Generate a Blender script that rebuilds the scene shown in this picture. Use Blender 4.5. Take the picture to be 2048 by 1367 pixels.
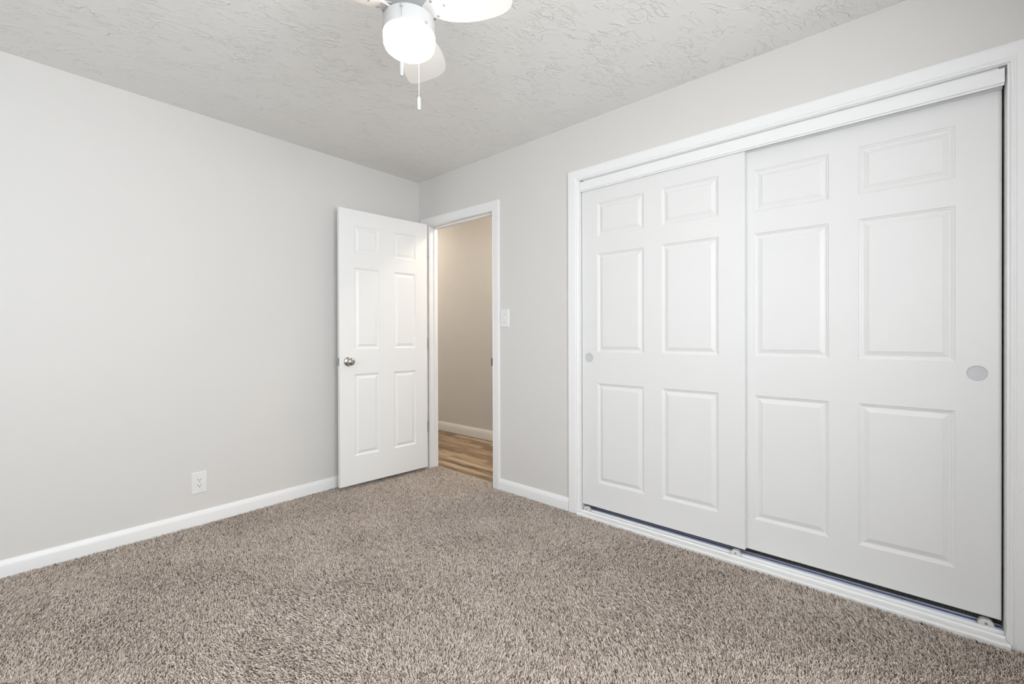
import bpy, math, random
import numpy as np
from mathutils import Matrix, Vector

for o in list(bpy.data.objects):
    bpy.data.objects.remove(o, do_unlink=True)
S = bpy.context.scene
COL = S.collection
PI = math.pi

# ------------------------------------------------------------------ camera
F, YAW, PIT, ROL, PCY = 881.01, 0.7184128, 0.00354125, -0.00291315, 674.65
CAM = Vector((-2.35555, -3.13322, 1.11095))
v = Vector((math.cos(YAW), math.sin(YAW), 0)); r = Vector((math.sin(YAW), -math.cos(YAW), 0)); u = Vector((0, 0, 1))
v2 = v * math.cos(PIT) - u * math.sin(PIT); u2 = u * math.cos(PIT) + v * math.sin(PIT)
r3 = r * math.cos(ROL) + u2 * math.sin(ROL); u3 = u2 * math.cos(ROL) - r * math.sin(ROL)
cd = bpy.data.cameras.new('camera'); cam = bpy.data.objects.new('camera', cd); COL.objects.link(cam)
cd.sensor_fit = 'HORIZONTAL'; cd.sensor_width = 36.0; cd.lens = F / 2048 * 36.0
cd.shift_x = 0.0; cd.shift_y = (PCY - 683.5) / 2048.0
cd.clip_start = 0.02; cd.clip_end = 100
m = Matrix.Identity(4)
for i in range(3):
    m[i][0] = r3[i]; m[i][1] = u3[i]; m[i][2] = -v2[i]; m[i][3] = CAM[i]
cam.matrix_world = m
S.camera = cam

# ------------------------------------------------------------------ view, world, daylight
S.view_settings.view_transform = 'Standard'; S.view_settings.look = 'None'
S.view_settings.gamma = 1.0; S.view_settings.use_curve_mapping = False
S.view_settings.exposure = 0.60
W = bpy.data.worlds.new('sky'); S.world = W; W.use_nodes = True
W.node_tree.nodes['Background'].inputs[0].default_value = (0.80, 0.90, 1.0, 1)
W.node_tree.nodes['Background'].inputs[1].default_value = 1.2

def area(name, loc, rot, sx, sy, power, col):
    l = bpy.data.lights.new(name, 'AREA'); l.shape = 'RECTANGLE'; l.size = sx; l.size_y = sy
    l.energy = power; l.color = col
    o = bpy.data.objects.new(name, l); COL.objects.link(o); o.location = loc; o.rotation_euler = rot
    return o
# daylight entering through the two windows behind the camera
area('daylight_front', (-2.20, -4.02, 1.50), (PI / 2, 0, 0), 2.2, 1.5, 76, (0.95, 0.975, 1.0))
area('daylight_back', (-3.82, -1.75, 1.5), (PI / 2, 0, -PI / 2), 2.0, 1.5, 5, (0.99, 0.99, 1.0))

# ------------------------------------------------------------------ node helpers
def mat(name, col, rough=0.6, metal=0.0, spec=0.5):
    m = bpy.data.materials.new(name); m.use_nodes = True
    b = m.node_tree.nodes['Principled BSDF']
    b.inputs['Base Color'].default_value = (*col, 1); b.inputs['Roughness'].default_value = rough
    b.inputs['Metallic'].default_value = metal; b.inputs['Specular IOR Level'].default_value = spec
    return m
def N(m, t, **k):
    n = m.node_tree.nodes.new(t)
    for a, b in k.items(): setattr(n, a, b)
    return n
def L(m, a, b): m.node_tree.links.new(a, b)
def BS(m): return m.node_tree.nodes['Principled BSDF']
def coords(m, scale=(1, 1, 1), rot=(0, 0, 0), kind='Object'):
    t = N(m, 'ShaderNodeTexCoord'); mp = N(m, 'ShaderNodeMapping')
    mp.inputs['Scale'].default_value = scale; mp.inputs['Rotation'].default_value = rot
    L(m, t.outputs[kind], mp.inputs['Vector']); return mp.outputs['Vector']
def noise(m, vec, scale, detail=3, rough=0.5, dist=0.0):
    n = N(m, 'ShaderNodeTexNoise'); n.inputs['Scale'].default_value = scale
    n.inputs['Detail'].default_value = detail; n.inputs['Roughness'].default_value = rough
    n.inputs['Distortion'].default_value = dist; L(m, vec, n.inputs['Vector']); return n
def ramp(m, fac, stops):
    n = N(m, 'ShaderNodeValToRGB'); cr = n.color_ramp
    while len(cr.elements) < len(stops): cr.elements.new(0.5)
    for e, (p, c) in zip(cr.elements, stops):
        e.position = p; e.color = (*c, 1) if len(c) == 3 else c
    L(m, fac, n.inputs[0]); return n.outputs[0]
def g(x): return (x, x, x)
def bump(m, h, strength, dist):
    b = N(m, 'ShaderNodeBump'); b.inputs['Strength'].default_value = strength
    b.inputs['Distance'].default_value = dist; L(m, h, b.inputs['Height'])
    L(m, b.outputs[0], BS(m).inputs['Normal']); return b
def mth(m, op, a, b):
    n = N(m, 'ShaderNodeMath', operation=op)
    for i, x in enumerate((a, b)):
        if isinstance(x, (int, float)): n.inputs[i].default_value = x
        else: L(m, x, n.inputs[i])
    return n.outputs[0]

# ------------------------------------------------------------------ materials
WALL = mat('greige_wall_paint', (0.735, 0.720, 0.700), 0.55, spec=0.35)
vv = coords(WALL); n1 = noise(WALL, vv, 90, 3, 0.5); bump(WALL, n1.outputs[0], 0.10, 0.001)
HALLWALL = WALL
CEIL = mat('brush_textured_ceiling_paint', (0.85, 0.84, 0.815), 0.36, spec=0.6)
v0 = coords(CEIL, (1, 1, 1), (0, 0, 0.38)); mp_ = N(CEIL, 'ShaderNodeMapping'); mp_.inputs['Scale'].default_value = (0.85, 2.1, 1.0); L(CEIL, v0, mp_.inputs['Vector']); vv = mp_.outputs['Vector']
w1 = noise(CEIL, vv, 9.5, 2.5, 0.55, 0.5)
ridge = ramp(CEIL, w1.outputs[0], [(0.470, g(0)), (0.494, g(0.85)), (0.50, g(1)), (0.506, g(0.85)), (0.530, g(0))])
w1b = noise(CEIL, vv, 18, 2, 0.5, 0.6)
ridge_b = ramp(CEIL, w1b.outputs[0], [(0.478, g(0)), (0.50, g(1)), (0.522, g(0))])
vv2 = coords(CEIL); w2 = noise(CEIL, vv2, 9, 3, 0.6)
mask = ramp(CEIL, w2.outputs[0], [(0.46, g(0)), (0.60, g(1))])
w4 = noise(CEIL, vv2, 5.3, 3, 0.6); mask2 = ramp(CEIL, w4.outputs[0], [(0.48, g(0)), (0.58, g(1))])
w3 = noise(CEIL, vv2, 55, 4, 0.6)
h = mth(CEIL, 'MULTIPLY', ridge, mask); hb = mth(CEIL, 'MULTIPLY', ridge_b, mask2)
h = mth(CEIL, 'ADD', h, mth(CEIL, 'MULTIPLY', hb, 0.6)); h = mth(CEIL, 'ADD', h, mth(CEIL, 'MULTIPLY', w3.outputs[0], 0.18))
bump(CEIL, h, 0.7, 0.0038)
TRIM = mat('white_semigloss_trim_paint', (0.905, 0.905, 0.905), 0.38, spec=0.45)
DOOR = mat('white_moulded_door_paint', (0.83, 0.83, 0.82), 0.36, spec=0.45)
vv = coords(DOOR, (38, 8, 2.2)); n1 = noise(DOOR, vv, 2.2, 5, 0.6, 1.2); bump(DOOR, n1.outputs[0], 0.09, 0.0012)
PLASTIC = mat('white_plastic_plate', (0.84, 0.84, 0.83), 0.35)
DARK = mat('dark_slot', (0.03, 0.03, 0.03), 0.7)
PULL = mat('pale_grey_plastic_cup', (0.62, 0.62, 0.64), 0.4)
GUIDE = mat('milky_nylon', (0.74, 0.74, 0.73), 0.4)
NICKEL = mat('satin_nickel', (0.50, 0.485, 0.44), 0.24, 1.0)
STEEL = mat('dull_steel', (0.42, 0.42, 0.41), 0.35, 1.0)
STRIKE = mat('dark_bronze_strike', (0.16, 0.15, 0.13), 0.4, 0.8)
ALU = mat('metal_channel_blue_sheen_tint', (0.44, 0.48, 0.64), 0.3, 0.25)  # blue reflected sheen is put into the channel's base colour
SILL = mat('glossy_white_track_enamel', (0.90, 0.90, 0.89), 0.35)
FANW = mat('white_fan_enamel', (0.50, 0.50, 0.495), 0.4)
BLADE = mat('white_fan_blade_laminate', (0.80, 0.785, 0.76), 0.45)
CHAIN = mat('ball_chain_metal', (0.62, 0.60, 0.56), 0.3, 1.0)
GLASS = mat('lit_opal_glass', (0.9, 0.88, 0.84), 0.2)
BS(GLASS).inputs['Emission Color'].default_value = (1.0, 0.90, 0.77, 1); BS(GLASS).inputs['Emission Strength'].default_value = 14.0
HGLASS = mat('lit_hall_globe', (0.9, 0.86, 0.8), 0.2)
BS(HGLASS).inputs['Emission Color'].default_value = (1.0, 0.88, 0.73, 1); BS(HGLASS).inputs['Emission Strength'].default_value = 52.0
BACKING = mat('carpet_backing', (0.20, 0.165, 0.13), 0.95, spec=0.1)
vv = coords(BACKING); n1 = noise(BACKING, vv, 160, 3, 0.6)
L(BACKING, ramp(BACKING, n1.outputs[0], [(0.35, (0.10, 0.08, 0.06)), (0.65, (0.34, 0.28, 0.23))]), BS(BACKING).inputs['Base Color'])
bump(BACKING, n1.outputs[0], 1.0, 0.006)
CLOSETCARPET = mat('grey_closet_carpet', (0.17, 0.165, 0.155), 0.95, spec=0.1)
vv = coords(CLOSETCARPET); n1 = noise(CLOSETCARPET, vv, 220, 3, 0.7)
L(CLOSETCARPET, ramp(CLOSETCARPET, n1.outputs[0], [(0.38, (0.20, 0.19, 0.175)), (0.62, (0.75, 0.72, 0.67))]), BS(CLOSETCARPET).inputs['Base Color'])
# carpet yarn: colour from the per-tuft attribute
YARN = mat('taupe_carpet_yarn', (0.4, 0.34, 0.29), 0.9, spec=0.15)
at = N(YARN, 'ShaderNodeAttribute', attribute_name='shade')
L(YARN, ramp(YARN, at.outputs['Fac'], [(0.0, (0.10, 0.075, 0.058)), (0.25, (0.45, 0.37, 0.313)), (0.60, (0.76, 0.645, 0.56)), (1.0, (0.95, 0.86, 0.78))]), BS(YARN).inputs['Base Color'])
# hall planks
WOOD = mat('brown_vinyl_planks', (0.3, 0.2, 0.12), 0.42, spec=0.4)
vv = coords(WOOD, (1, 1, 1), (0, 0, PI / 2))  # planks run along the hall
br = N(WOOD, 'ShaderNodeTexBrick'); L(WOOD, vv, br.inputs['Vector'])
br.inputs['Scale'].default_value = 1.0; br.inputs['Brick Width'].default_value = 0.62; br.inputs['Row Height'].default_value = 0.066
br.inputs['Mortar Size'].default_value = 0.0008; br.inputs['Color1'].default_value = (0.0, 0.0, 0.0, 1); br.inputs['Color2'].default_value = (1, 1, 1, 1)
br.inputs['Mortar'].default_value = (0.2, 0.2, 0.2, 1); br.offset = 0.37; br.offset_frequency = 3
vs = coords(WOOD, (1, 0.11, 1)); ns = noise(WOOD, vs, 34, 4, 0.6, 0.4)
mx = mth(WOOD, 'ADD', mth(WOOD, 'MULTIPLY', br.outputs['Color'], 0.38), mth(WOOD, 'MULTIPLY', ns.outputs[0], 0.85))
L(WOOD, ramp(WOOD, mx, [(0.34, (0.12, 0.078, 0.045)), (0.52, (0.27, 0.18, 0.108)), (0.68, (0.43, 0.31, 0.195)), (0.88, (0.62, 0.48, 0.33))]), BS(WOOD).inputs['Base Color'])
PANE = bpy.data.materials.new('window_pane_glass'); PANE.use_nodes = True
nt = PANE.node_tree; nt.nodes.clear()
_o = nt.nodes.new('ShaderNodeOutputMaterial'); _t = nt.nodes.new('ShaderNodeBsdfTransparent'); _g = nt.nodes.new('ShaderNodeBsdfGlossy'); _m = nt.nodes.new('ShaderNodeMixShader')
_g.inputs['Roughness'].default_value = 0.02; _m.inputs[0].default_value = 0.06
nt.links.new(_t.outputs[0], _m.inputs[1]); nt.links.new(_g.outputs[0], _m.inputs[2]); nt.links.new(_m.outputs[0], _o.inputs[0])

# ------------------------------------------------------------------ mesh helpers
class MB:
    def __init__(s): s.v = []; s.f = []
    def add(s, vs, fs):
        b = len(s.v); s.v += [tuple(x) for x in vs]; s.f += [tuple(i + b for i in f) for f in fs]; return s
    def box(s, x0, x1, y0, y1, z0, z1):
        x0, x1 = sorted((x0, x1)); y0, y1 = sorted((y0, y1)); z0, z1 = sorted((z0, z1))
        return s.add([(x0, y0, z0), (x1, y0, z0), (x1, y1, z0), (x0, y1, z0), (x0, y0, z1), (x1, y0, z1), (x1, y1, z1), (x0, y1, z1)],
                     [(0, 3, 2, 1), (4, 5, 6, 7), (0, 1, 5, 4), (1, 2, 6, 5), (2, 3, 7, 6), (3, 0, 4, 7)])
    def lathe(s, prof, n=32, M=None):
        """prof: (radius, z) from one end to the other, about local z"""
        M = M or Matrix.Identity(4); vs = []; fs = []
        for (rr, z) in prof:
            for k in range(n):
                a = 2 * PI * k / n; vs.append(M @ Vector((rr * math.cos(a), rr * math.sin(a), z)))
        for i in range(len(prof) - 1):
            for k in range(n):
                k2 = (k + 1) % n; fs.append((i * n + k, i * n + k2, (i + 1) * n + k2, (i + 1) * n + k))
        fs.append(tuple(range(n))[::-1]); fs.append(tuple((len(prof) - 1) * n + k for k in range(n)))
        return s.add(vs, fs)
    def strip(s, stations, close=True):
        """stations: list of equal-length point loops joined in order, ends capped"""
        n = len(stations[0]); vs = [p for st in stations for p in st]; fs = []
        for i in range(len(stations) - 1):
            for k in range(n):
                k2 = (k + 1) % n; fs.append((i * n + k, i * n + k2, (i + 1) * n + k2, (i + 1) * n + k))
        fs.append(tuple(range(n))[::-1]); fs.append(tuple((len(stations) - 1) * n + k for k in range(n)))
        return s.add(vs, fs)
    def build(s, name, material, parent=None, smooth=None, kind=None, label=None, cat=None, group=None):
        me = bpy.data.meshes.new(name); me.from_pydata(s.v, [], s.f); me.materials.append(material)
        import bmesh
        bm = bmesh.new(); bm.from_mesh(me); bmesh.ops.recalc_face_normals(bm, faces=bm.faces); bm.to_mesh(me); bm.free()
        if smooth is not None:
            for p in me.polygons: p.use_smooth = True
            me.set_sharp_from_angle(angle=math.radians(smooth))
        o = bpy.data.objects.new(name, me); COL.objects.link(o)
        if parent is not None: o.parent = parent
        tag(o, label, cat, group, kind); return o
def tag(o, label=None, cat=None, group=None, kind=None):
    if label: o['label'] = label
    if cat: o['category'] = cat
    if group: o['group'] = group
    if kind: o['kind'] = kind
def empty(name, loc, label=None, cat=None, group=None, kind=None):
    o = bpy.data.objects.new(name, None); COL.objects.link(o); o.location = loc; o.empty_display_size = 0.05
    tag(o, label, cat, group, kind); return o
def struct(name, mb, material, label, smooth=None, cat=None):
    return mb.build(name, material, None, smooth, 'structure', label, cat or name.split('_')[0])
def chamfer_plate(mb, c, hw, hh, t, ch, M):
    """plate lying in local xy, rising to t in local z with chamfered rim"""
    def R(w, h_, z): return [M @ Vector(q) for q in ((-w + c[0], -h_ + c[1], z), (w + c[0], -h_ + c[1], z), (w + c[0], h_ + c[1], z), (-w + c[0], h_ + c[1], z))]
    return mb.strip([R(hw, hh, 0), R(hw, hh, t * 0.45), R(hw - ch, hh - ch, t)])

H = 2.44; T = 0.082
X0, Y0 = -3.50, -3.80           # far corner of the room behind the camera
DY0, DY1, DZ = -0.888, -0.152, 2.036   # doorway clear opening
CY0, CY1, CZ = -3.430, -1.637, 2.078   # closet clear opening
HX, HZ = 1.034, -0.004         # hall far wall, hall floor level

# ------------------------------------------------------------------ room shell
mb = MB().box(X0 - 0.1, 0.0, 0.0, 0.11, -0.15, H + 0.0)
struct('wall_left', mb, WALL, 'long pale greige painted wall left of the open door, with the outlet', cat='wall')
j = 0.016
mb = MB()
mb.box(0, T, 0.11, DY1 + j, -0.15, H); mb.box(0, T, DY0 - j, CY1 + j, -0.15, H); mb.box(0, T, CY0 - j, Y0 - 0.1, -0.15, H)
mb.box(0, T, DY1 + j, DY0 - j, DZ + j, H); mb.box(0, T, CY1 + j, CY0 - j, CZ + j, H)
mb.box(0, T, DY1 + j, DY0 - j, -0.15, -0.02); mb.box(0, T, CY1 + j, CY0 - j, -0.15, -0.02)
struct('wall_right', mb, WALL, 'pale greige painted wall holding the doorway and the closet opening', cat='wall')
# front wall (behind the camera) with window_1, back wall with window_2
FW = (-3.15, -1.25, 0.85, 2.10); BW = (-2.65, -0.85, 0.85, 2.15)
mb = MB().box(X0 - 0.1, FW[0], Y0 - 0.12, Y0, -0.15, H).box(FW[1], T, Y0 - 0.12, Y0, -0.15, H).box(FW[0], FW[1], Y0 - 0.12, Y0, -0.15, FW[2]).box(FW[0], FW[1], Y0 - 0.12, Y0, FW[3], H)
struct('wall_front', mb, WALL, 'greige wall with a window behind the viewer', cat='wall')
mb = MB().box(X0 - 0.12, X0, Y0, BW[0], -0.15, H).box(X0 - 0.12, X0, BW[1], 0, -0.15, H).box(X0 - 0.12, X0, BW[0], BW[1], -0.15, BW[2]).box(X0 - 0.12, X0, BW[0], BW[1], BW[3], H)
struct('wall_back', mb, WALL, 'greige wall with a window facing the closet', cat='wall')
mb = MB().box(X0 - 0.12, T, Y0 - 0.12, 0.11, H, H + 0.1)
struct('ceiling', mb, CEIL, 'off-white brush-textured ceiling with raised swirls', cat='ceiling')
mb = MB().box(X0 - 0.12, 0.056, Y0 - 0.12, 0.0, -0.16, -0.010)
struct('floor', mb, BACKING, 'taupe carpeted bedroom floor', cat='floor')

def window(idx, w, plane, axis, lab):
    a0, a1, z0, z1 = w; root = None
    def bx(m_, p0, p1, q0, q1, za, zb):
        return m_.box(p0, p1, q0, q1, za, zb) if axis == 'y' else m_.box(q0, q1, p0, p1, za, zb)
    m_ = MB(); f = 0.055; q0, q1 = plane - 0.10, plane - 0.03
    bx(m_, a0, a1, q0, q1, z0, z0 + f); bx(m_, a0, a1, q0, q1, z1 - f, z1); bx(m_, a0, a0 + f, q0, q1, z0, z1); bx(m_, a1 - f, a1, q0, q1, z0, z1)
    mid = (a0 + a1) / 2; bx(m_, mid - 0.025, mid + 0.025, q0, q1, z0, z1)
    root = struct('window_%d' % idx, m_, TRIM, lab, cat='window')
    p = MB(); bx(p, a0 + f, mid - 0.025, plane - 0.068, plane - 0.064, z0 + f, z1 - f); p.build('pane', PANE, root)
    p = MB(); bx(p, mid + 0.025, a1 - f, plane - 0.068, plane - 0.064, z0 + f, z1 - f); p.build('pane', PANE, root)
window(1, FW, Y0, 'y', 'white framed window behind the viewer, opposite the long wall')
window(2, BW, X0, 'x', 'white framed window behind the viewer, opposite the closet')

# hall beyond the doorway
mb = MB().box(HX, HX + 0.1, -1.35, 2.6, -0.15, H); struct('wall_hall_far', mb, HALLWALL, 'beige hallway wall seen through the doorway', cat='wall')
mb = MB().box(T, HX, 2.5, 2.6, -0.15, H).box(T, HX, -1.35, -1.25, -0.15, H); struct('wall_hall_end', mb, HALLWALL, 'end walls of the hallway beyond the doorway', cat='wall')
mb = MB().box(0, T, 0.11, 2.6, -0.15, H); struct('wall_hall_near', mb, HALLWALL, 'near wall of the hallway past the room corner', cat='wall')
mb = MB().box(T, HX + 0.1, -1.35, 2.6, H, H + 0.1); struct('ceiling_hall', mb, CEIL, 'hallway ceiling beyond the doorway', cat='ceiling')
mb = MB().box(0.056, HX, -1.25, 2.5, -0.16, HZ)
fh = struct('floor_hall', mb, WOOD, 'brown wood-look plank floor of the hallway', cat='floor')
TAN = mat('pale_tan_transition_strip', (0.47, 0.37, 0.23), 0.5)
struct('trim_5', MB().strip([[(0.054, y, -0.01), (0.054, y, -0.0015), (0.058, y, 0.0005), (0.066, y, -0.0005), (0.070, y, -0.0035), (0.070, y, -0.01)] for y in (DY0 + 0.001, DY1 - 0.001)]), TAN, 'thin tan transition strip where the carpet meets the hallway planks', cat='transition strip')
# closet inside
mb = MB().box(0.76, 0.84, Y0 - 0.1, -1.40, -0.15, H).box(T, 0.76, -1.48, -1.40, -0.15, H).box(T, 0.76, Y0 - 0.1, Y0, -0.15, H)
struct('wall_closet', mb, WALL, 'inside walls of the closet behind the sliding doors', cat='wall')
mb = MB().box(T, 0.84, Y0 - 0.1, -1.35, H, H + 0.1); struct('ceiling_closet', mb, CEIL, 'ceiling inside the closet', cat='ceiling')
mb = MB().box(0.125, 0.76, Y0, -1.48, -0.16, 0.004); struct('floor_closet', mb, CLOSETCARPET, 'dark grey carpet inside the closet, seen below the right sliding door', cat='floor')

# ------------------------------------------------------------------ trim
def baseboard(name, a, b, side, lab, h_=0.076, t=0.014, z0=-0.010):
    """run from a to b (xy); the board stands on the side given by the normal"""
    nx, ny = side; prof = [(0, z0), (t, z0), (t, h_ * 0.62), (t * 0.88, h_ * 0.74), (t * 0.62, h_ * 0.87), (t * 0.42, h_ * 0.955), (t * 0.3, h_), (0, h_)]
    st = [[(p[0] + nx * d, p[1] + ny * d, z) for (d, z) in prof] for p in (a, b)]
    return struct(name, MB().strip(st), TRIM, lab, smooth=50, cat='baseboard')
baseboard('baseboard_left', (X0, 0), (0, 0), (0, -1), 'white baseboard along the long wall under the outlet')
baseboard('baseboard_right', (0, -0.958), (0, -1.558), (-1, 0), 'short white baseboard between the doorway and the closet')
baseboard('baseboard_front', (X0, Y0), (0, Y0), (0, 1), 'white baseboard on the wall behind the viewer')
baseboard('baseboard_back', (X0, Y0), (X0, 0), (1, 0), 'white baseboard opposite the closet')
baseboard('baseboard_hall', (HX, -1.25), (HX, 2.5), (-1, 0), 'white baseboard of the hallway wall', h_=0.100, z0=HZ)

CAS = [(0, 0), (0, .0070), (.05, .0100), (.11, .0100), (.145, .0076), (.18, .0078), (.22, .0115), (.42, .0132), (.72, .0146), (.90, .0160), (.97, .0150), (1.0, .0125), (1.0, 0)]
def casing(name, inner, outer, lab):
    st = []
    for (iy, iz), (oy, oz) in zip(inner, outer):
        st.append([(-hh, iy + (oy - iy) * s, iz + (oz - iz) * s) for s, hh in CAS])
    return struct(name, MB().strip(st), TRIM, lab, smooth=32, cat='door casing')
c1 = casing('trim_1', [(-0.889, -0.01), (-0.889, 2.0315), (-0.149, 2.0415), (-0.149, -0.01)],
            [(-0.9585, -0.01), (-0.9585, 2.1005), (-0.034, 2.1145), (-0.034, -0.01)], 'white casing around the hallway doorway')
casing('trim_2', [(-1.627, -0.01), (-1.627, 2.081), (-3.437, 2.081), (-3.437, -0.01)],
       [(-1.559, -0.01), (-1.559, 2.1455), (-3.507, 2.1455), (-3.507, -0.01)], 'wide white casing around the closet opening')
# jamb linings
mb = MB().box(0, T, DY1, DY1 + j, -0.01, DZ + j).box(0, T, DY0 - j, DY0, -0.01, DZ + j).box(0, T, DY0, DY1, DZ, DZ + j)
mb.box(0.040, 0.074, DY1 - 0.011, DY1, -0.01, DZ).box(0.040, 0.074, DY0, DY0 + 0.011, -0.01, DZ).box(0.040, 0.074, DY0, DY1, DZ - 0.011, DZ)
jm = struct('trim_3', mb, TRIM, 'white jamb lining with door stop inside the hallway doorway', cat='door jamb')
MB().box(0.0, 0.032, DY0, DY0 + 0.0016, 0.888, 0.952).box(-0.0135, 0.002, DY0 + 0.0002, DY0 + 0.0062, 0.892, 0.948).build('strike_plate', STRIKE, jm, label='dark metal strike plate')
mb = MB().box(0, T, CY1, CY1 + j, 0.0, CZ + j).box(0, T, CY0 - j, CY0, 0.0, CZ + j).box(0, T, CY0, CY1, CZ, CZ + j)
struct('trim_4', mb, TRIM, 'white jamb lining inside the closet opening', cat='door jamb')
# upper sliding-door track with fascia
mb = MB().box(0.002, 0.010, CY0 + 0.006, CY1 - 0.001, 2.017, 2.0685).box(0.010, 0.078, CY0 + 0.006, CY1 - 0.001, 2.058, 2.066)
mb.box(0.0100, 0.014, CY0 + 0.006, CY1 - 0.001, 2.010, 2.060).box(0.046, 0.049, CY0 + 0.006, CY1 - 0.001, 2.012, 2.060)
mb.box(0.015, 0.075, CY0 + 0.02, CY1 - 0.02, 2.066, CZ)
mb.build('closet_track_fascia', TRIM, None, None, None, 'white painted header strip hiding the rollers above the sliding closet doors', 'door track')
# threshold and lower track
def run(mb, prof, y0, y1):
    return mb.strip([[(x, y, z) for x, z in prof] for y in (y0, y1)])
th = empty('closet_threshold', (0.03, -2.53, 0), 'white painted threshold with ribbed sliding-door track on the carpet edge', 'threshold')
def rel(o):
    o.matrix_parent_inverse = o.parent.matrix_basis.inverted(); return o
bd = MB()
run(bd, [(-0.030, -0.01), (-0.030, 0.006), (-0.026, 0.010), (-0.011, 0.011), (-0.0095, 0.0085), (-0.0095, -0.01)], CY0 - 0.0065, CY1 + 0.0095)
rel(bd.build('sill_board', SILL, th))
tr = MB()
run(tr, [(-0.008, -0.01), (-0.008, 0.011), (0.014, 0.0115), (0.0165, 0.018), (0.0195, 0.018), (0.022, 0.0115), (0.0225, -0.01)], CY0 + 0.001, CY1 - 0.001)
run(tr, [(0.0225, -0.01), (0.0225, 0.010), (0.048, 0.010), (0.0505, 0.020), (0.0535, 0.020), (0.056, 0.010), (0.060, -0.01)], CY0 + 0.001, CY1 - 0.001)
rel(tr.build('ribbed_track', SILL, th, smooth=25))
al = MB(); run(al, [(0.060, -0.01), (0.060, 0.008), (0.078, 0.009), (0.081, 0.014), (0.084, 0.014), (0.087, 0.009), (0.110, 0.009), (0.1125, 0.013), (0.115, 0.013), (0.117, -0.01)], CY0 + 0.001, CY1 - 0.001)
rel(al.build('rear_channel', ALU, th, label='metal channel with a blue sheen coloured in'))

# ------------------------------------------------------------------ six-panel doors
PROF = [(0.0, 0.0), (0.003, -0.0032), (0.008, -0.0046), (0.011, -0.0074), (0.015, -0.0080), (0.018, -0.0076), (0.0335, -0.0024), (0.0355, -0.0012), (0.037, -0.0012)]
def door_mesh(w, h_, t, us, zs, both=False, ch=0.003):
    """local x 0..w, z 0..h, front face y=0 facing +y; us,zs = panel intervals"""
    mb = MB()
    xs = [ch] + [q for p in us for q in p] + [w - ch]; zz = [ch] + [q for p in zs for q in p] + [h_ - ch]
    def face(sgn, y):
        for i in range(len(xs) - 1):
            for k in range(len(zz) - 1):
                x0, x1, z0, z1 = xs[i], xs[i + 1], zz[k], zz[k + 1]
                if i % 2 == 1 and k % 2 == 1:
                    prev = None
                    for (d, e) in PROF:
                        cur = [(x0 + d, y + sgn * e, z0 + d), (x1 - d, y + sgn * e, z0 + d), (x1 - d, y + sgn * e, z1 - d), (x0 + d, y + sgn * e, z1 - d)]
                        if prev:
                            mb.add(prev + cur, [(a, (a + 1) % 4, 4 + (a + 1) % 4, 4 + a) for a in range(4)])
                        prev = cur
                    mb.add(prev, [(0, 1, 2, 3)])
                else:
                    mb.add([(x0, y, z0), (x1, y, z0), (x1, y, z1), (x0, y, z1)], [(0, 1, 2, 3)])
    face(1, 0.0)
    if both: face(-1, -t)
    else: mb.add([(ch, -t, ch), (w - ch, -t, ch), (w - ch, -t, h_ - ch), (ch, -t, h_ - ch)], [(0, 1, 2, 3)])
    a = [(ch, 0, ch), (w - ch, 0, ch), (w - ch, 0, h_ - ch), (ch, 0, h_ - ch)]
    b = [(0, -ch, 0), (w, -ch, 0), (w, -ch, h_), (0, -ch, h_)]
    c = [(0, -t + ch, 0), (w, -t + ch, 0), (w, -t + ch, h_), (0, -t + ch, h_)]
    d = [(ch, -t, ch), (w - ch, -t, ch), (w - ch, -t, h_ - ch), (ch, -t, h_ - ch)]
    for p, q in ((a, b), (b, c), (c, d)):
        mb.add(p + q, [(k, (k + 1) % 4, 4 + (k + 1) % 4, 4 + k) for k in range(4)])
    # weld
    return mb
def door_obj(name, mb, label, loc, ang):
    import bmesh
    me = bpy.data.meshes.new(name); me.from_pydata(mb.v, [], mb.f); me.materials.append(DOOR)
    bm = bmesh.new(); bm.from_mesh(me); bmesh.ops.remove_doubles(bm, verts=bm.verts, dist=1e-5); bmesh.ops.recalc_face_normals(bm, faces=bm.faces); bm.to_mesh(me); bm.free()
    o = bpy.data.objects.new(name, me); COL.objects.link(o); o.location = loc; o.rotation_euler = (0, 0, ang)
    tag(o, label, 'door', None, 'structure'); return o

DOOR_SWING = mat('white_door_paint_lit_copy', (0.905, 0.905, 0.90), 0.36, spec=0.45)  # same door paint, lightened to carry the stronger light on this door
# hinged bedroom door standing open against the long wall
A = Vector((-0.0526, -0.19)); B = Vector((-0.799, -0.132)); e = (B - A).normalized(); ang = math.atan2(e.y, e.x)
org = A + e * 0.006
d1 = door_obj('door_1', door_mesh(0.740, 2.016, 0.035, [(0.110, 0.309), (0.431, 0.629)], [(0.210, 0.811), (0.994, 1.591), (1.700, 1.900)], both=True),
              'white six-panel bedroom door standing open against the long wall', (org.x, org.y, 0.024), ang)
d1.data.materials[0] = DOOR_SWING
def on_y(x, y, z, s=1):   # frame: local z -> local +y (s=1) or -y of the door
    return Matrix.Translation((x, y, z)) @ Matrix.Rotation(-PI / 2 * s, 4, 'X')
KNOB = [(0.0335, 0.0), (0.0335, 0.003), (0.031, 0.0065), (0.022, 0.009), (0.0145, 0.012), (0.0125, 0.019), (0.0135, 0.026), (0.0195, 0.031), (0.0255, 0.038), (0.0275, 0.0455), (0.0262, 0.053), (0.0205, 0.059), (0.012, 0.0622), (0.0035, 0.0632), (0.0005, 0.0630)]
kx, kz = 0.676, 0.905
MB().lathe(KNOB, 40, on_y(kx, 0, kz, 1)).build('door_knob', NICKEL, d1, smooth=50)
MB().lathe([(a * 0.98, b * 0.98) for a, b in KNOB], 32, on_y(kx, -0.035, kz, -1)).build('door_knob', NICKEL, d1, smooth=50)
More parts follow.
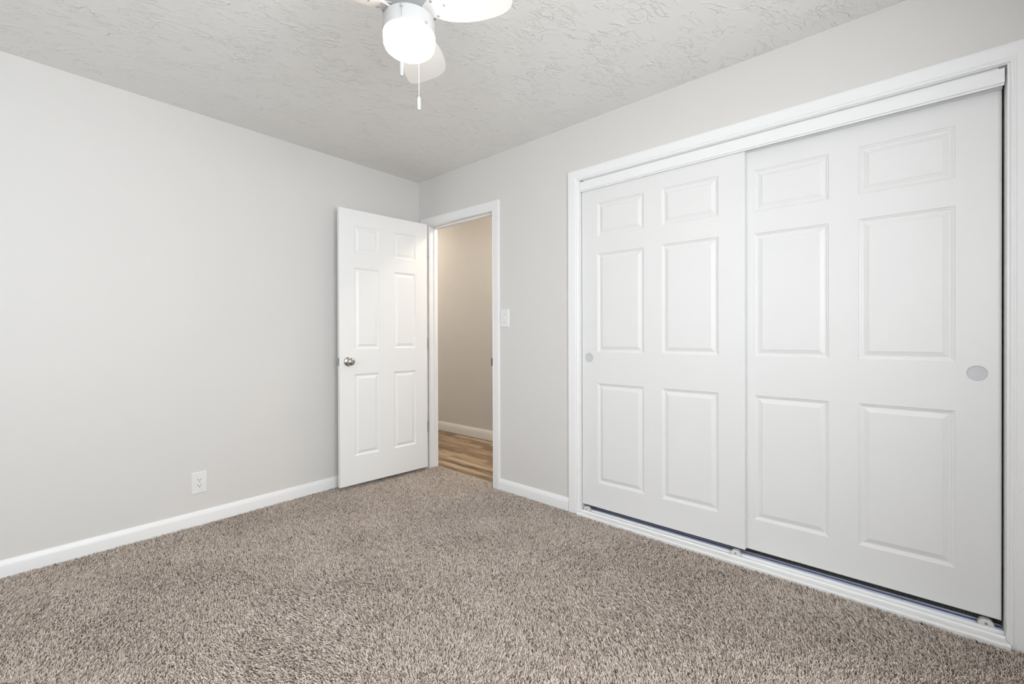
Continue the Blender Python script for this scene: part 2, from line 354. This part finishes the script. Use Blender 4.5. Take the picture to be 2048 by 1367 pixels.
lt = MB().box(0.7395, 0.7410, -0.029, -0.006, kz - 0.028, kz + 0.028).build('latch_plate', STEEL, d1)
MB().add([(0.741, -0.024, kz - 0.010), (0.741, -0.011, kz - 0.010), (0.752, -0.024, kz - 0.010), (0.741, -0.024, kz + 0.010), (0.741, -0.011, kz + 0.010), (0.752, -0.024, kz + 0.010)],
         [(0, 1, 2), (3, 5, 4), (0, 3, 4, 1), (1, 4, 5, 2), (2, 5, 3, 0)]).build('latch_bolt', STEEL, lt)
for hz in (1.735, 0.985, 0.292):
    hg = MB().box(-0.0022, 0.0, -0.033, -0.004, hz, hz + 0.088)
    hg.lathe([(0.005, hz), (0.005, hz + 0.088)], 12, Matrix.Translation((-0.006, -0.030, 0)))
    hg.box(-0.0052, -0.0024, -0.026, -0.0015, hz, hz + 0.088)
    hg.build('hinge', STEEL, d1)

CP_U = [(0.121, 0.416), (0.520, 0.819)]; CP_Z = [(0.154, 0.763), (0.953, 1.555), (1.660, 1.864)]
def closet_door(name, lab, x, y0, pull_u, w=0.936, pz=0.92):
    o = door_obj(name, door_mesh(w, 1.985, 0.032, CP_U, CP_Z), lab, (x, y0, 0.057), PI / 2)
    rim = MB().lathe([(0.0285, 0), (0.0285, 0.0012), (0.0272, 0.0022), (0.0258, 0.0020), (0.0245, 0.0006), (0.0225, 0.0004)], 40, on_y(pull_u, 0.0001, pz))
    fp = rim.build('finger_pull', PULL, o, smooth=40, label='pale grey round recessed pull')
    return o
closet_door('door_2', 'left six-panel sliding closet door with the small round pull at its left edge', 0.020, -2.571, -1.693 + 2.571, w=0.930)
closet_door('door_3', 'right six-panel sliding closet door with the round pull at its right edge', 0.055, -3.424, -3.361 + 3.424, pz=0.912)
bpy.data.objects['door_3'].location.z = 0.054

def guide(x, y, lab):
    g_ = MB()
    g_.lathe([(0.0115, -0.020), (0.0125, -0.018), (0.0125, 0.018), (0.0115, 0.020)], 20, Matrix.Translation((0, 0, 0.013)) @ Matrix.Rotation(PI / 2, 4, 'X'))
    o = empty('floor_guide', (x, y, 0.0135), lab, 'door guide', 'nylon guides in the closet track')
    g2 = MB()
    n = 20
    def ring(yy, w_, h0, h1): return [(w_ * sx, yy, z) for sx, z in ((-1, h0), (1, h0), (1, h1), (-1, h1))]
    g2.strip([ring(-0.022, 0.008, 0.0, 0.010), ring(-0.017, 0.010, 0.0, 0.022), ring(-0.008, 0.011, 0.0, 0.028), ring(0.008, 0.011, 0.0, 0.028), ring(0.017, 0.010, 0.0, 0.022), ring(0.022, 0.008, 0.0, 0.010)])
    g2.build('guide_body', GUIDE, o, smooth=60)
    MB().lathe([(0.0045, 0.0), (0.0045, 0.0016), (0.003, 0.0020)], 14, Matrix.Translation((-0.0112, 0, 0.013)) @ Matrix.Rotation(-PI / 2, 4, 'Y')).build('screw', STEEL, o)
guide(0.036, -1.668, 'small milky nylon guide in the closet track by the left jamb')
guide(0.036, -2.527, 'small milky nylon guide under the middle where the closet doors meet')
guide(0.068, -3.385, 'small milky nylon guide in the closet track by the right jamb')

# ------------------------------------------------------------------ outlet and switch
def wall_frame(loc, normal):
    """local x = along wall, y = up, z = out of wall"""
    n = Vector(normal); up = Vector((0, 0, 1)); x = up.cross(n)
    M = Matrix.Identity(4)
    for i in range(3): M[i][0] = x[i]; M[i][1] = up[i]; M[i][2] = n[i]
    return M
ot = empty('power_outlet', (-1.6095, -0.0, 0.244), 'white rectangular duplex outlet low on the long left wall', 'outlet')
ot.matrix_world = Matrix.Translation((-1.6095, 0, 0.244)) @ wall_frame(None, (0, -1, 0))
I4 = Matrix.Identity(4)
p = MB(); chamfer_plate(p, (0, 0), 0.0395, 0.063, 0.006, 0.003, I4); p.build('cover_plate', PLASTIC, ot)
p = MB(); chamfer_plate(p, (0, 0), 0.0168, 0.0333, 0.0078, 0.0012, I4); rc = p.build('receptacle', PLASTIC, ot)
for zc in (0.0165, -0.0165):
    for sx, hh in ((-0.0063, 0.0045), (0.0063, 0.0036)):
        MB().box(sx - 0.0012, sx + 0.0012, zc + 0.003 - hh, zc + 0.003 + hh, 0.0076, 0.0080).build('blade_slot', DARK, rc, label='dark narrow slot')
    MB().lathe([(0.0027, 0.0076), (0.0027, 0.0080)], 14, Matrix.Translation((0, zc - 0.0085, 0))).build('ground_hole', DARK, rc, label='dark round hole')
for zc in (0.0485, -0.0485):
    MB().lathe([(0.0032, 0.0056), (0.0032, 0.0066), (0.002, 0.0070)], 14, Matrix.Translation((0, zc, 0))).build('screw', PLASTIC, ot)
sw = empty('light_switch', (0, -1.008, 1.239), 'white toggle light switch plate just right of the doorway casing', 'light switch')
sw.matrix_world = Matrix.Translation((0, -1.008, 1.239)) @ wall_frame(None, (-1, 0, 0))
p = MB(); chamfer_plate(p, (0, 0), 0.040, 0.064, 0.006, 0.003, I4); p.build('cover_plate', PLASTIC, sw)
p = MB(); chamfer_plate(p, (0, 0), 0.0055, 0.012, 0.0070, 0.0008, I4); tg = p.build('toggle_frame', PLASTIC, sw)
p = MB(); p.strip([[(-0.0042, -0.006, 0.006), (0.0042, -0.006, 0.006), (0.0042, 0.004, 0.006), (-0.0042, 0.004, 0.006)],
                   [(-0.0034, -0.012, 0.019), (0.0034, -0.012, 0.019), (0.0034, -0.006, 0.0195), (-0.0034, -0.006, 0.0195)]]); p.build('toggle', PLASTIC, tg)
for zc in (0.030, -0.030):
    MB().lathe([(0.0034, 0.0056), (0.0034, 0.0068), (0.002, 0.0073)], 14, Matrix.Translation((0, zc, 0))).build('screw', STEEL, sw)

# ------------------------------------------------------------------ ceiling fan
HUB = Vector((-1.488, -1.933)); ZB = 2.151
fan = empty('ceiling_fan', (HUB.x, HUB.y, H), 'white three-blade ceiling fan with a lit round glass drum light', 'ceiling fan')
def z_(a): return a - H
def scr(parent, M, rr=0.0042):
    return MB().lathe([(rr, 0), (rr, 0.0012), (rr * 0.75, 0.0026), (rr * 0.3, 0.0031)], 14, M).build('screw', STEEL, parent, smooth=50, label='small shiny screw head')
MB().lathe([(0.066, z_(2.385)), (0.072, z_(2.395)), (0.075, z_(2.44)), ], 40).build('canopy', FANW, fan, smooth=40)
MB().lathe([(0.050, z_(2.158)), (0.086, z_(2.166)), (0.092, z_(2.180)), (0.092, z_(2.275)), (0.080, z_(2.315)), (0.050, z_(2.335)), (0.040, z_(2.386))], 48).build('motor_housing', FANW, fan, smooth=40)
ft = MB().lathe([(0.0795, z_(2.0905)), (0.0835, z_(2.0905)), (0.0838, z_(2.136)), (0.0815, z_(2.1400)), (0.040, z_(2.1410)), (0.036, z_(2.159))], 56).build('light_fitter', FANW, fan, smooth=35)
MB().lathe([(0.0005, z_(2.0395)), (0.035, z_(2.0398)), (0.058, z_(2.0412)), (0.070, z_(2.0445)), (0.0775, z_(2.0510)), (0.0812, z_(2.0600)), (0.0822, z_(2.0700)), (0.0822, z_(2.0905)), (0.060, z_(2.0905))], 56).build('glass_shade', GLASS, fan, smooth=40)
def radial(a, rr, z, out=True):
    c, s = math.cos(a), math.sin(a)
    M = Matrix(((0, -s, c, rr * c), (0, c, s, rr * s), (1, 0, 0, z), (0, 0, 0, 1)))
    return M
for a_ in (-88, 32, 152):
    q = math.radians(a_); scr(ft, radial(q, 0.0832, z_(2.098)), 0.004)
blade_half = [(0.060, 0.017), (0.070, 0.022), (0.090, 0.031), (0.110, 0.044), (0.130, 0.054), (0.155, 0.064), (0.185, 0.0725), (0.215, 0.078), (0.245, 0.081), (0.275, 0.0825), (0.305, 0.081), (0.325, 0.0755), (0.338, 0.066), (0.346, 0.052), (0.3495, 0.034), (0.3505, 0.012)]
outline = blade_half + [(x, -y) for x, y in reversed(blade_half)]
bz = z_(ZB)
for k, a_ in enumerate((-72.6, 166.07, 41.5)):
    M = Matrix.Rotation(math.radians(a_), 4, 'Z') @ Matrix.Translation((0, 0, bz)) @ Matrix.Rotation(math.radians(-20.4), 4, 'X')
    b = MB(); th_ = 0.0055; ch = 0.0012
    def ring(off, z):
        cx_, cy_ = 0.2, 0.0
        return [M @ Vector((x - math.copysign(off, x - cx_), y - math.copysign(off, y), z)) for x, y in outline]
    b.strip([ring(ch, 0), ring(0, ch), ring(0, th_ - ch), ring(ch, th_)])
    bo = b.build('blade', BLADE, fan, smooth=30)
    Md = M @ Matrix.Translation((0, 0, 0.0005)) @ Matrix.Rotation(PI, 4, 'X')
    for (sx, sy) in ((0.098, 0.024), (0.098, -0.024), (0.132, 0.0)):
        scr(bo, Md @ Matrix.Translation((sx, -sy, 0)), 0.0042)
    br_ = MB()
    sec = [(0.035, 0.018, 0.020), (0.060, 0.015, 0.014), (0.085, 0.026, 0.0075), (0.104, 0.034, 0.0075), (0.145, 0.010, 0.0075)]
    br_.strip([[M @ Vector((x, w_, z0)) if x > 0.07 else Matrix.Rotation(math.radians(a_), 4, 'Z') @ Vector((x, w_, bz + z0)) for w_, z0 in ((-w, zb_ - 0.001), (w, zb_ - 0.001), (w, zb_ + 0.003), (-w, zb_ + 0.003))] for x, w, zb_ in sec])
    br_.build('blade_arm', FANW, fan)
for a_, ztop, z1, z0 in ((-141.0, 2.128, 1.954, 1.908), (33.0, 2.128, 1.941, 1.895)):
    q = math.radians(a_); c, s = math.cos(q), math.sin(q); rr = 0.0895
    b = MB().lathe([(0.0042, 0.0), (0.0042, 0.007), (0.0028, 0.0085)], 14, radial(q, 0.0832, z_(ztop)))
    zz = z_(ztop); n = 0
    bd_ = 0.0022
    while zz > z_(z1):
        b.lathe([(0.0003, bd_ * 0.5), (0.00085, bd_ * 0.32), (0.00115, 0), (0.00085, -bd_ * 0.32), (0.0003, -bd_ * 0.5)], 6, Matrix.Translation((rr * c, rr * s, zz))); zz -= bd_
    ch_ = b.build('pull_chain', CHAIN, fan)
    MB().lathe([(0.0020, z_(z1)), (0.0042, z_(z1) - 0.003), (0.0055, z_(z1) - 0.009), (0.0055, z_(z0) + 0.008), (0.0046, z_(z0) + 0.001), (0.0034, z_(z0))][::-1], 20, Matrix.Translation((rr * c, rr * s, 0))).build('chain_pendant', FANW, ch_, smooth=40, label='white cylindrical pull')

# hall ceiling lamp past the door head, plus an added unseen fill lamp
for hy, hlab in ((1.75, 'round glowing ceiling lamp in the hallway, out of sight beyond the door head'), (-0.85, 'unseen globe lamp added behind the switch wall to even out the hallway light')):
    hl = empty('hall_unseen_lamp', (0.58, hy, H), hlab, 'ceiling lamp')
    MB().lathe([(0.085, -0.012), (0.10, -0.010), (0.105, 0.0)], 36).build('lamp_base', FANW, hl, smooth=40)
    MB().lathe([(0.0005, -0.100), (0.05, -0.094), (0.082, -0.070), (0.097, -0.040), (0.098, -0.012)], 36).build('lamp_globe', HGLASS, hl, smooth=40)

# ------------------------------------------------------------------ carpet pile
rng = np.random.default_rng(7)
def tufts(x0, x1, y0, y1, sp):
    nx = int((x1 - x0) / sp); ny = int((y1 - y0) / sp)
    gx, gy = np.meshgrid(np.arange(nx), np.arange(ny))
    px = x0 + (gx + 0.5 * (gy % 2) + 0.5) * sp; py = y0 + (gy + 0.5) * sp
    return np.stack([px.ravel(), py.ravel()], 1)
SP = 0.0048
P1 = tufts(X0, -0.0155, Y0, -0.0155, SP)
P2 = tufts(-0.0155, 0.054, DY0 + 0.003, DY1 - 0.003, SP)
P = np.concatenate([P1, P2]); P += rng.uniform(-0.42, 0.42, P.shape) * SP
dep = (P[:, 0] - CAM.x) * v.x + (P[:, 1] - CAM.y) * v.y
keep = dep > 0.55
sillz = (P[:, 1] < CY1 - 0.07 + 0.0) & (P[:, 1] > CY0 - 0.0) & (P[:, 0] > -0.034 + 0.006 * np.sin(P[:, 1] * 23) * np.sin(P[:, 1] * 7.3))
keep &= ~sillz
keep &= P[:, 0] < 0.054
P = P[keep]; n = len(P)
def lf(P, seed, fr):
    q = np.random.default_rng(seed); s = np.zeros(len(P))
    for i in range(7):
        a = q.uniform(0, 2 * PI); f_ = fr * q.uniform(0.6, 1.7); s += np.sin(P[:, 0] * f_ * math.cos(a) + P[:, 1] * f_ * math.sin(a) + q.uniform(0, 6.28) + 0.6 * np.sin(P[:, 1] * f_ * 0.7 + i))
    return s / 7 ** 0.5
lowx = lf(P, 1, 3.6); lowy = lf(P, 2, 4.2); mid = lf(P, 3, 16)
hgt = 0.0102 + rng.uniform(-0.0040, 0.0030, n) + 0.0008 * mid
lean = np.stack([0.0054 * lowx, 0.0054 * lowy], 1) + rng.normal(0, 0.0042, (n, 2))
az = rng.uniform(0, 2 * PI, n); rb = 0.0018; rt = rng.uniform(0.0009, 0.0018, n)
tw = rng.uniform(0.3, 1.1, n)
co = np.zeros((n, 6, 3), np.float32)
for k in range(3):
    a = az + k * 2 * PI / 3
    co[:, k, 0] = P[:, 0] + rb * np.cos(a); co[:, k, 1] = P[:, 1] + rb * np.sin(a); co[:, k, 2] = -0.0112
    a2 = a + tw
    co[:, 3 + k, 0] = P[:, 0] + lean[:, 0] + rt * np.cos(a2); co[:, 3 + k, 1] = P[:, 1] + lean[:, 1] + rt * np.sin(a2); co[:, 3 + k, 2] = -0.0112 + hgt + rng.uniform(-0.0012, 0.0012, n)
tri = np.array([[0, 1, 4], [0, 4, 3], [1, 2, 5], [1, 5, 4], [2, 0, 3], [2, 3, 5], [3, 4, 5]])
idx = (np.arange(n)[:, None, None] * 6 + tri[None]).reshape(-1).astype(np.int32)
nf = n * 7
me = bpy.data.meshes.new('carpet_pile')
me.vertices.add(n * 6); me.vertices.foreach_set('co', co.reshape(-1))
me.loops.add(nf * 3); me.loops.foreach_set('vertex_index', idx)
me.polygons.add(nf); me.polygons.foreach_set('loop_start', np.arange(nf, dtype=np.int32) * 3)
sh = np.clip(0.61 + rng.normal(0, 0.29, n) + 0.035 * mid, 0, 1)
at_ = me.attributes.new('shade', 'FLOAT', 'POINT'); at_.data.foreach_set('value', np.repeat(sh, 6).astype(np.float32))
me.update(calc_edges=True); me.validate()
me.materials.append(YARN)
cp = bpy.data.objects.new('carpet_pile', me); COL.objects.link(cp)
tag(cp, 'taupe cut-pile carpet covering the bedroom floor up to the hallway planks', 'carpet', None, 'stuff')
print('tufts', n)
